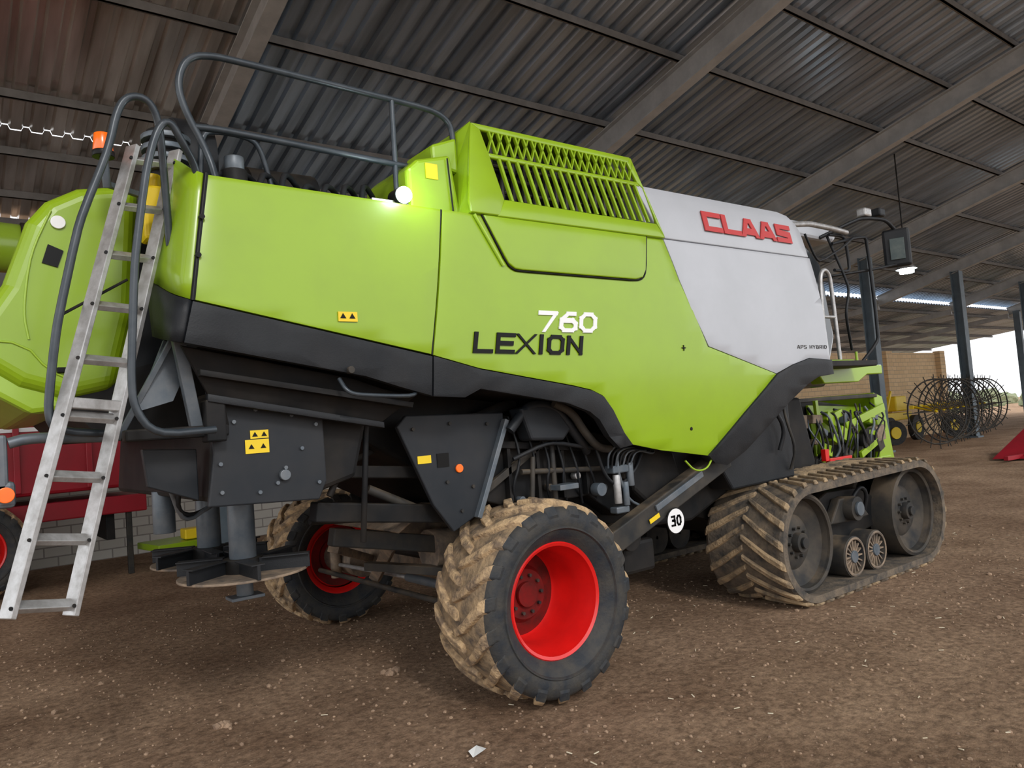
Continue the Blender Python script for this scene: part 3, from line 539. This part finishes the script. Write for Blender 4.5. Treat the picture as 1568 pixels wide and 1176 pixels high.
# ---------------- tyres
def wheel(tag,c,par,out=-1,red=True,Rr=.63,hw=.285,nl=19,rimk=.60):
    k=Rr/.60; kr=rimk/.60
    prof=[(-.20,.365*kr/k),(-.245,.39),(-.285,.45),(-.295,.50),(-.285,.555),(-.25,.585),(-.15,.598),(0,.603),(.15,.598),(.25,.585),(.285,.555),(.295,.50),(.285,.45),(.245,.39),(.20,.365*kr/k),(.18,.35*kr/k),(-.18,.35*kr/k)]
    prof=[(a*hw/.27,r*k) for a,r in prof]
    idx=[0,0,0,0,0,1,1,1,1,0,0,0,0,0,0,0,0]
    revolve(f'tyre_{tag}',prof,c,[RUB,GROOVE],par,seg=72,idx=idx,closed=True)
    for s in (-1,1):
        revolve(f'tyre_bead_ring_{tag}_{s}',[(s*.283*hw/.27,.445*k),(s*.296*hw/.27,.452*k),(s*.296*hw/.27,.46*k),(s*.286*hw/.27,.467*k)],c,[RUB],par,seg=72)
    V=[];Fc=[];fm=[]
    for s in(-1,1):
        for i in range(nl):
            a0=2*math.pi*i/nl+(math.pi/nl if s>0 else 0)
            secs=[]
            for t,w,rr,h in[(0,-.02,.595,.038),(.3,.08,.595,.040),(.6,.16,.592,.040),(.88,.235,.582,.038),(.97,.268,.566,.030),(1.03,.289,.535,.006)]:
                ang=a0-.34*t**1.25; hwid=(.028+.018*t)
                q=[]
                for dr,wd in((-.02,1.25),(h,.85)):
                    for sg in(-1,1):
                        R_=(rr+dr)*k; A=ang+sg*hwid*wd/.6
                        q.append((c[0]+R_*math.cos(A),c[1]+s*w*hw/.27*(1 if dr<0 else (1.02 if t>.9 else 1)),c[2]+R_*math.sin(A)))
                secs.append(q)
            o=len(V)
            for q in secs: V+=q
            for j in range(len(secs)-1):
                b=o+j*4;d=b+4
                Fc+=[[b,b+1,d+1,d],[b+2,d+2,d+3,b+3],[b,d,d+2,b+2],[b+1,b+3,d+3,d+1]]; fm+=[1 if j>=4 else 0]*4
            Fc+=[[o,o+2,o+3,o+1]]; e=o+(len(secs)-1)*4; Fc+=[[e,e+1,e+3,e+2]]; fm+=[0,1]
    mk(f'tyre_lugs_{tag}',V,Fc,None,par,bevel=.008,seg=2,mats=[TREAD,RUB],fm=fm)
    o=out; k=kr
    rp=[(o*.20,.375),(o*.215,.385),(o*.225,.375),(o*.215,.355),(o*.17,.345),(o*.12,.325),(o*.02,.315),(-o*.14,.305),(-o*.16,.29),(-o*.14,.20),(-o*.10,.17),(-o*.10,.02)]
    rp=[(a*hw/.27,r*k) for a,r in rp]
    revolve(f'rim_{tag}',rp,c,[RED if red else DARK2,REDD if red else DARK],par,seg=72,idx=[0]*8+[1]*3)
    bp=[(-o*.16,.31),(-o*.19,.34),(-o*.20,.37)]
    revolve(f'rim_back_{tag}',[(a*hw/.27,r*k) for a,r in bp],c,[RED if red else DARK2],par)
    cyl(f'hub_{tag}',(c[0],c[1]-o*.11,c[2]),(c[0],c[1]-o*.07,c[2]),.085*k,REDD,par,seg=28)
    boltset(f'hub_bolts_{tag}',[(c[0]+.13*k*math.cos(a),c[1]-o*.10,c[2]+.13*k*math.sin(a)) for a in [j*math.pi/5 for j in range(10)]],.012,DARK2,par,d=(0,o,0),l=.02)
wheel('rear_right',(.12,-1.25,.665),P,out=-1)
wheel('rear_left',(.08,2.0,.665),P,out=1)
# ---------------- track units
def track(tag,y0,y1,par,outy):
    A=(3.20,.555,.505);B=(5.30,.575,.525)
    pts=[]
    def arc(cx,cz,r,a0,a1,n):
        for i in range(n+1):
            a=math.radians(a0+(a1-a0)*i/n); pts.append((Vector((cx+r*math.cos(a),cz+r*math.sin(a))),Vector((math.cos(a),math.sin(a)))))
    arc(A[0],A[1],A[2],91,269.5,28)
    for i in range(1,16): pts.append((Vector((A[0]+(B[0]-A[0])*i/16,.05)),Vector((0,-1))))
    arc(B[0],B[1],B[2],-90,90,28)
    for i in range(1,16):
        t=i/16; pts.append((Vector((B[0]+(A[0]-B[0])*t,1.10+(1.06-1.10)*t)),Vector((.02,1))))
    n=len(pts); V=[];Fc=[];yc=(y0+y1)/2;hw=(y1-y0)/2
    for p,nn in pts:
        for y,d in((y0,-.05),(y0,.015),(y0+.03,.03),(y1-.03,.03),(y1,.015),(y1,-.05)):
            V.append((p.x+nn.x*d,y,p.y+nn.y*d))
    for i in range(n):
        j=(i+1)%n
        for k in range(6):
            k2=(k+1)%6; Fc.append([i*6+k,i*6+k2,j*6+k2,j*6+k])
    mk(f'track_belt_{tag}',V,Fc,TRKG,par)
    cum=[0]
    for i in range(n): cum.append(cum[-1]+(pts[(i+1)%n][0]-pts[i][0]).length)
    T=cum[-1]
    def at(s):
        s%=T
        for i in range(n):
            if cum[i+1]>=s:
                t=(s-cum[i])/max(cum[i+1]-cum[i],1e-6); a=pts[i];b=pts[(i+1)%n]
                return a[0].lerp(b[0],t),a[1].lerp(b[1],t).normalized()
        return pts[0]
    V=[];Fc=[];NL=44
    for sd in(-1,1):
        for i in range(NL):
            s0=T*i/NL+(T/NL/2 if sd>0 else 0); o=len(V); secs=[(0,-.01,.032),(.3,.12,.038),(.65,.27,.042),(.9,.40,.044),(1,.43,.040)]
            for t,w,hwid in secs:
                w=w/.43*(hw+.003)
                for d,wd in((.02,1.2),(.058 if t<.95 else .04,.8)):
                    for sg in(-1,1):
                        p,nn=at(s0+t*.24+sg*hwid*wd*.75); V.append((p.x+nn.x*d,yc+sd*w,p.y+nn.y*d))
            for j in range(4):
                b=o+j*4;d=b+4
                Fc+=[[b,b+1,d+1,d],[b+2,d+2,d+3,b+3],[b,d,d+2,b+2],[b+1,b+3,d+3,d+1]]
            Fc+=[[o,o+2,o+3,o+1],[o+16,o+17,o+19,o+18]]
    mk(f'track_lugs_{tag}',V,Fc,TRK,par,bevel=.006,seg=1)
    parts=[]
    for i in range(40):
        p,nn=at(T*i/40); q=p-nn*.048; tt=Vector((-nn.y,nn.x)); vs=[]
        for yy in(yc-.04,yc+.04):
            for a,b in((-.04,0),(.04,0),(.02,-.07),(-.02,-.07)):
                z=q+tt*a+nn*b; vs.append((z.x,yy,z.y))
        parts.append((vs,HEX))
    multi(f'track_guides_{tag}',parts,TRKG,par)
    for nm,(cx,cz,r) in(('rear',A),('front',B)):
        r=r-.052
        face=y0+.10 if outy<0 else y1-.10; o=outy
        for hseg,(ya,yb) in enumerate(((face,face-o*.25),(face-o*.45,face-o*.7))):
            c=(cx,0,cz)
            revolve(f'idler_rim_{nm}_{hseg}_{tag}',[(ya,r-.05),(ya+o*.015,r-.03),(ya,r),(yb,r),(yb,r-.05)],c,[IDLER],par,seg=64,closed=True)
            revolve(f'idler_dish_{nm}_{hseg}_{tag}',[(ya,r-.045),(ya-o*.08,r-.06),(ya-o*.14,r-.20),(ya-o*.10,r-.25),(ya-o*.10,.03)],c,[IDLER],par,seg=64)
        cyl(f'idler_hub_{nm}_{tag}',(cx,face-o*.12,cz),(cx,face-o*.03,cz),.09,IDLER,par,seg=28)
        cyl(f'idler_cap_{nm}_{tag}',(cx,face-o*.03,cz),(cx,face-o*.0,cz),.05,DARK2,par)
        boltset(f'idler_bolts_{nm}_{tag}',[(cx+.135*math.cos(a),face-o*.10,cz+.135*math.sin(a)) for a in [j*math.pi/5 for j in range(10)]],.014,DARK2,par,d=(0,o,0),l=.03)
    face=y0+.12 if outy<0 else y1-.12; o=outy
    for k,x in enumerate((4.04,4.47)):
        revolve(f'roller_{k}_{tag}',[(face-o*.6,.02),(face-o*.6,.20),(face,.20),(face+o*.01,.185),(face+o*.01,.165),(face-o*.04,.155),(face-o*.05,.02)],(x,0,.29),[IDLER],par,seg=40)
        cyl(f'roller_hub_{k}_{tag}',(x,face+o*.01,.29),(x,face-o*.06,.29),.06,STEEL,par)
        parts=[barv((x+.06*math.cos(a),face-o*.03,.29+.06*math.sin(a)),(x+.165*math.cos(a),face-o*.03,.29+.165*math.sin(a)),.014,.05) for a in [j*math.pi/8 for j in range(16)]]
        multi(f'roller_ribs_{k}_{tag}',parts,DUST,par)
        revolve(f'roller_edge_{k}_{tag}',[(face+o*.012,.19),(face+o*.018,.175),(face+o*.012,.165)],(x,0,.29),[DUST],par,seg=40)
    fy=face-o*.2
    ya,yb=sorted((fy,fy-o*.35))
    prism(f'track_frame_{tag}',[(3.2,.45),(3.5,.75),(4.0,.92),(4.6,.90),(5.2,.66),(5.2,.5),(4.7,.45),(4.5,.35),(3.9,.35),(3.7,.45)],ya,yb,DARK,par,bevel=.02)
    cyl(f'track_pivot_{tag}',(4.2,face+o*.0,.74),(4.2,fy-o*.3,.74),.12,DARK2,par); cyl(f'track_pivot_cap_{tag}',(4.2,face+o*.03,.74),(4.2,face,.74),.07,STEEL,par)
    prism(f'track_link_{tag}',[(3.85,.62),(4.05,.85),(4.35,.85),(4.6,.62),(4.3,.60)],min(fy+o*.1,fy),max(fy+o*.1,fy),DARK2,par,bevel=.015)
    tube(f'track_hose_{tag}',[(4.3,fy+o*.02,.7),(4.45,fy+o*.1,.95),(4.6,fy+o*.1,.85),(4.65,fy,.6)],.02,BLACK,par)
track('right',-1.5,-.68,P,-1)
track('left',1.08,1.9,P,1)
prism('front_axle_housing',[(2.4,.9),(2.6,1.9),(4.6,1.9),(4.8,1.15),(4.3,.45),(3.9,.45)],-.62,1.05,DARK,P,bevel=.03)
prism('wheel_arch_plate',[(2.35,1.45),(3.6,2.05),(3.6,1.12),(2.6,1.1)],-1.1,-.6,BLACK,P,bevel=.02)
tube('arch_hose',[(3.3,-1.15,2.0),(3.2,-1.2,1.8),(3.35,-1.2,1.6),(3.3,-1.15,1.4)],.02,BLACK,P)
tube('arch_hose_b',[(3.45,-1.12,2.0),(3.4,-1.18,1.7),(3.5,-1.2,1.4),(3.5,-1.12,1.2)],.014,DARK2,P)
# ---------------- front: cab etc.
prism('cab',[(3.75,2.1),(3.8,3.75),(5.1,3.75),(5.45,3.5),(5.6,2.6),(5.3,2.0)],-.55,1.0,GLASS,P,bevel=.05,seg=3)
prism('cab_roof',[(3.7,3.75),(3.7,3.92),(5.4,3.92),(5.6,3.8),(5.5,3.72)],-.7,1.15,WHITE,P,bevel=.04)
prism('cab_frame',[(3.76,2.1),(3.76,3.75),(3.9,3.75),(3.9,2.1)],-.6,-.54,BLACK,P)
box('cab_platform',(4.3,-.95,2.2),(1.1,.9,.06),DARK,P,.01)
tube('cab_roof_rail',[(3.7,-1.2,3.62),(4.3,-1.1,3.72),(4.9,-1.0,3.76),(5.25,-1.0,3.74)],.03,ALU,P)
tube('cab_handrail_a',[(4.55,-1.0,2.22),(4.58,-1.0,3.1),(4.62,-1.0,3.25),(4.72,-1.0,3.28),(4.80,-1.0,3.2),(4.84,-1.0,2.22)],.022,ALU,P)
tube('cab_handrail_b',[(4.56,-1.0,2.75),(4.82,-1.0,2.75)],.018,ALU,P,it=0)
tube('cab_cable',[(4.0,-1.1,3.6),(4.1,-1.15,3.2),(4.0,-1.1,2.8),(4.15,-1.1,2.4)],.012,BLACK,P)
tube('cab_cable_b',[(4.2,-1.1,3.6),(4.4,-1.1,3.3),(4.9,-1.1,3.5),(5.4,-1.0,3.7)],.012,BLACK,P)
tube('cab_cable_c',[(5.0,-.9,3.7),(5.2,-1.0,3.1),(5.05,-1.0,2.8),(5.3,-.9,2.4)],.015,BLACK,P)
tube('cab_rail_front',[(4.95,-.95,3.7),(5.3,-.95,3.72),(5.35,-.95,3.3),(5.0,-.95,3.3)],.018,BLACK,P)
tube('cab_rail_long',[(5.0,-.95,3.6),(5.7,-1.0,3.75),(5.75,-1.0,2.5),(5.4,-.9,2.2)],.018,BLACK,P)
tube('mirror_arm',[(5.2,-.7,3.75),(5.6,-1.0,3.95),(6.0,-1.1,3.95),(6.2,-1.1,3.85)],.022,BLACK,P)
box('mirror',(6.22,-1.1,3.62),(.10,.30,.46),BLACK,P,.03,rot=(0,0,25)); box('mirror_glass',(6.165,-1.13,3.60),(.01,.16,.26),MGL,P,.004,rot=(0,0,25))
tube('mirror_arm_low',[(5.3,-.6,3.3),(5.8,-1.0,3.35),(6.2,-1.1,3.42)],.016,BLACK,P)
box('work_lamp_front',(5.7,-1.0,4.02),(.16,.12,.1),ALU,P,.02); box('work_lamp_front_b',(6.05,-1.0,4.06),(.14,.12,.1),BLACK,P,.02)
prism('platform_green_arm',[(4.2,2.12),(4.3,2.27),(4.95,2.27),(5.0,2.22),(5.55,2.2),(5.55,2.1),(5.2,2.1),(5.0,2.02),(4.3,2.02)],-1.1,-.95,GREEN,P,bevel=.01)
tube('green_arm_pin',[(5.1,-1.05,2.05),(5.1,-1.05,2.36)],.015,GREEN,P,it=0)
FH=P
prism('feeder_house',[(4.9,1.95),(6.6,1.75),(7.0,1.3),(7.0,.9),(6.6,.75),(5.2,1.1)],-.1,.9,DARK,FH,bevel=.02)
prism('feeder_side_plate',[(5.5,1.80),(6.85,1.72),(6.95,1.1),(6.5,1.05),(6.3,1.35),(5.9,1.38),(5.6,1.15)],-.16,-.12,GREEN,FH,bevel=.01)
prism('feeder_end_plate',[(6.78,1.90),(7.0,1.84),(7.20,.85),(6.78,.80),(6.80,1.4)],-.35,-.28,GREEN,FH,bevel=.01)
prism('feeder_end_flange',[(6.80,1.90),(7.0,1.84),(7.20,.85),(7.1,.8)],-.28,.6,GREEN,FH,bevel=.01)
box('feeder_lower_beam',(6.0,-.33,1.0),(2.1,.08,.1),GREEN,FH,.01); box('feeder_top_beam',(5.9,-.33,1.86),(1.9,.06,.05),DARK2,FH,.01)
bar('feeder_diag_a',(5.9,-.4,1.50),(6.9,-.4,1.70),.10,.04,GREEN,FH); bar('feeder_diag_b',(6.2,-.4,1.12),(6.9,-.4,1.35),.08,.04,GREEN,FH); bar('feeder_post',(5.35,-.38,1.05),(5.30,-.38,1.85),.06,.04,GREEN,FH)
for i in range(22):
    x=4.95+i*.085; q=random.uniform
    tube(f'feeder_hose_{i}',[(x,-.33,1.0+q(0,.15)),(x+q(-.15,.15),-.44,1.2+q(0,.2)),(x+q(-.25,.25),-.42,1.5+q(0,.2)),(x+q(-.1,.2),-.33,1.78-q(0,.15))],(.010,.016,.012)[i%3],[BLACK,DARK2,BLACK,STEEL][i%4],FH)
for i in range(24):
    q=random.uniform; box(f'feeder_block_{i}',(q(5.0,6.8),-.36,q(1.05,1.75)),(q(.06,.22),q(.06,.14),q(.05,.2)),[DARK2,GREEN,STEEL,GREEN,DARK2,DUST][i%6],FH,.008,rot=(0,q(-30,30),0))
cyl('feeder_pulley',(6.4,-.35,1.3),(6.4,-.42,1.3),.14,DARK,FH,seg=32)
box('feeder_red_part',(5.5,-.5,1.13),(.5,.06,.05),RED,FH,.005); box('feeder_red_part_b',(5.2,-.5,1.2),(.08,.06,.14),RED,FH,.005)
cyl('deck_work_lamp',(-.78,-1.40,3.29),(-.78,-1.30,3.29),.055,DARK,P); cyl('deck_work_lamp_lens',(-.78,-1.425,3.29),(-.78,-1.40,3.29),.050,LAMP,P)
box('deck_lamp_mount',(-.85,-1.34,3.25),(.25,.05,.03),ALU,P)

# ================================================================== other machines
TR=empty('farm_trailer')
prism('trailer_body',[(-6,1.35),(-.70,1.35),(-.52,2.75),(-.8,3.0),(-6,3.3)],7.4,9.2,REDT,TR,bevel=.05)
prism('trailer_chassis',[(-6,.95),(-.5,.95),(-.5,1.22),(-6,1.22)],7.6,9.0,REDT,TR,bevel=.02)
box('trailer_stripe',(-3.2,7.38,2.3),(5,.02,.06),LWHT,TR,0)
for i in range(4): box(f'trailer_panel_rib_{i}',(-1.3-i*.9,7.37,2.1),(.08,.05,1.4),REDT,TR,.01)
for i,x in enumerate((-4.6,-2.75,-1.0)): box(f'trailer_leg_{i}',(x,8.2,.8),(.12,.9,.5),DARK,TR,.01)
box('trailer_jack',(-.75,7.7,.5),(.08,.08,1.0),DARK2,TR,.01)
wheel('trailer_front',(-2.75,7.3,.68),TR,out=-1,red=True); wheel('trailer_rear',(-4.6,7.3,.68),TR,out=-1,red=True)
wheel('trailer_far',(-2.75,9.1,.68),TR,out=1,red=True)
PT=empty('green_implement')
box('implement_deck',(.2,7.6,.38),(1.5,.9,.10),GREEN,PT,.01,rot=(0,0,8)); box('implement_beam',(.2,7.3,.22),(1.4,.1,.16),DARK2,PT,.01,rot=(0,0,8)); box('implement_yellow',(.3,7.4,.52),(.7,.3,.16),YEL,PT,.02)
box('implement_skid',(-.3,7.6,.1),(.1,.9,.2),DARK,PT,.01);box('implement_skid_b',(.7,7.6,.1),(.1,.9,.2),DARK,PT,.01)
AU=empty('unloading_auger'); cyl('auger_tube',(-8,3.2,4.15),(-2.4,3.2,3.90),.24,GREEN2,AU,seg=32); cyl('auger_end',(-2.4,3.2,3.90),(-2.3,3.2,3.895),.26,DARK,AU)
cyl('auger_cradle_post',(-3.6,3.2,0),(-3.6,3.2,3.72),.06,DARK,AU)
RK=empty('hay_rake')
def ring(nm,c,r,ax,m):
    pts=[]
    u=Vector((math.cos(ax),math.sin(ax),0)); 
    for i in range(28):
        a=2*math.pi*i/28; pts.append(Vector(c)+u*r*math.cos(a)+Vector((0,0,1))*r*math.sin(a))
    tube(nm,pts,.025,m,RK,cyc=True,it=0)
    V=[]
    for i in range(20):
        a=2*math.pi*i/20; d=u*math.cos(a)+Vector((0,0,1))*math.sin(a); V.append(cylv(Vector(c)+d*.1,Vector(c)+d*r*1.15,.014,seg=5))
    multi(nm+'_tines',V,m,RK)
for i in range(9):
    c=(22.5+i*1.15,5.6+i*.25,1.22)
    ring(f'rake_wheel_{i}',c,1.05,-.5+.1*(i%2),DARK2)
    bar(f'rake_arm_{i}',c,(22.7+i*1.15,6.4+i*.25,1.4),.06,.06,YEL,RK)
bar('rake_frame',(22.5,6.4,1.4),(33,8.6,1.4),.12,.12,YEL,RK)
for k in(25,30): 
    cyl(f'rake_tyre_{k}',(k,8.2,.45),(k+.1,8.35,.45),.45,RUB,RK,seg=28); cyl(f'rake_rim_{k}',(k-.02,8.15,.45),(k,8.2,.45),.22,YEL,RK)
YI=empty('yellow_implement')
box('implement_frame',(27,9.2,1.0),(2.4,.4,.3),YEL,YI,.03); box('implement_box',(27.4,9.2,1.5),(.9,.4,.6),YEL,YI,.05); bar('implement_mast',(26.2,9.1,1.0),(26.8,9.1,2.0),.08,.08,YEL,YI)
for k in(26,28.2): cyl(f'implement_tyre_{k}',(k,8.8,.5),(k,9.0,.5),.5,RUB,YI,seg=28); cyl(f'implement_rim_{k}',(k,8.77,.5),(k,8.8,.5),.22,YEL,YI)
RI=empty('red_harrow'); prism('harrow_wing',[(18.0,.05),(20.4,.70),(20.6,.70),(21.2,.05)],1.7,2.5,REDT,RI,bevel=.02); bar('harrow_beam',(18.2,1.7,.2),(21.0,1.3,.80),.08,.08,LWHT,RI); bar('harrow_beam_b',(17.5,2.0,.1),(21.5,1.6,.1),.1,.1,REDT,RI)
ST=empty('stored_tyre')
wheel('stored',(20.0,8.6,.68),ST,out=-1,red=False)
parts=[]
for i in range(90):
    x=random.uniform(60,110); y=random.uniform(8,60); r=random.uniform(.6,1.3)
    bm=bmesh.new(); bmesh.ops.create_icosphere(bm,subdivisions=3,radius=r)
    for v in bm.verts: v.co*=1+.4*noise.noise(v.co*2+Vector((i,0,0)))
    parts.append(([v.co+Vector((x,y,r*.4)) for v in bm.verts],[[v.index for v in f.verts] for f in bm.faces])); bm.free()
multi('hedge_bushes',parts,FOLI)
parts=[];st=[]
bm=bmesh.new(); bmesh.ops.create_icosphere(bm,subdivisions=1,radius=1); IV=[v.co.copy() for v in bm.verts]; IF=[[v.index for v in f.verts] for f in bm.faces]; bm.free()
def clod(x,y,r):
    parts.append(([Vector((v.x*(1+random.uniform(-.3,.3))*r+x,v.y*(1+random.uniform(-.3,.3))*r+y,v.z*.7*r+r*.3)) for v in IV],IF))
for i in range(7000):
    x=random.uniform(-3.2,7); y=random.uniform(-4.6,4.5)
    clod(x,y,random.choice([.003,.004,.005,.006,.008,.010,.014]))
for i in range(60): clod(random.uniform(-3,8),random.uniform(-4.2,3),random.uniform(.016,.028))
for i in range(5): clod(-.34+random.uniform(-.06,.06),.03+random.uniform(-.05,.05),random.uniform(.025,.04)); clod(-1.62+random.uniform(-.06,.06),-.04+random.uniform(-.05,.05),random.uniform(.025,.04))
multi('dirt_clods',parts,CLOD,floor)
for i in range(160):
    x=random.uniform(-3,8); y=random.uniform(-4.4,0); a=random.uniform(0,6.3); l=random.uniform(.015,.05)
    st.append(barv((x,y,.006),(x+l*math.cos(a),y+l*math.sin(a),.01),.006,.004,(0,0,1)))
multi('straw_litter',st,STRAW,floor)
mk('paper_scrap',[(-.76,-1.70,.005),(-.70,-1.72,.03),(-.64,-1.66,.006),(-.68,-1.62,.025),(-.75,-1.64,.02)],[[0,1,3,4],[1,2,3]],PAPER,floor)

# ================================================================== light
w=bpy.data.worlds.new('world'); S.world=w; w.use_nodes=True
bg=w.node_tree.nodes['Background']; bg.inputs[0].default_value=(.95,.97,1,1); bg.inputs[1].default_value=1.8
sd=bpy.data.lights.new('sun','SUN'); sd.energy=1.25; sd.angle=math.radians(9); sd.color=(1,.97,.93)
so=bpy.data.objects.new('sun',sd); COL.objects.link(so); so.rotation_euler=Vector((.22,.95,-.62)).to_track_quat('-Z','Y').to_euler()
pl=bpy.data.lights.new('deck_work_light','POINT'); pl.energy=5; pl.color=(.8,.95,1); pl.shadow_soft_size=.05; po=bpy.data.objects.new('deck_work_light',pl); COL.objects.link(po); po.location=(-.78,-1.62,3.36); po.parent=P

# ================================================================== camera
th=math.radians(52.4); p=math.radians(3.1); r=math.radians(4.4)
C=Vector((-3.086,-5.339,1.84))
fwd=Vector((math.cos(th)*math.cos(p),math.sin(th)*math.cos(p),math.sin(p)))
right=Vector((math.sin(th),-math.cos(th),0)); up=right.cross(fwd)
R2=right*math.cos(r)-up*math.sin(r); U2=up*math.cos(r)+right*math.sin(r)
cam=bpy.data.cameras.new('camera'); co=bpy.data.objects.new('camera',cam); COL.objects.link(co)
M=Matrix((R2,U2,-fwd)).transposed().to_4x4(); M.translation=C; co.matrix_world=M
cam.sensor_width=36; cam.lens=26.40; cam.clip_end=500; S.camera=co
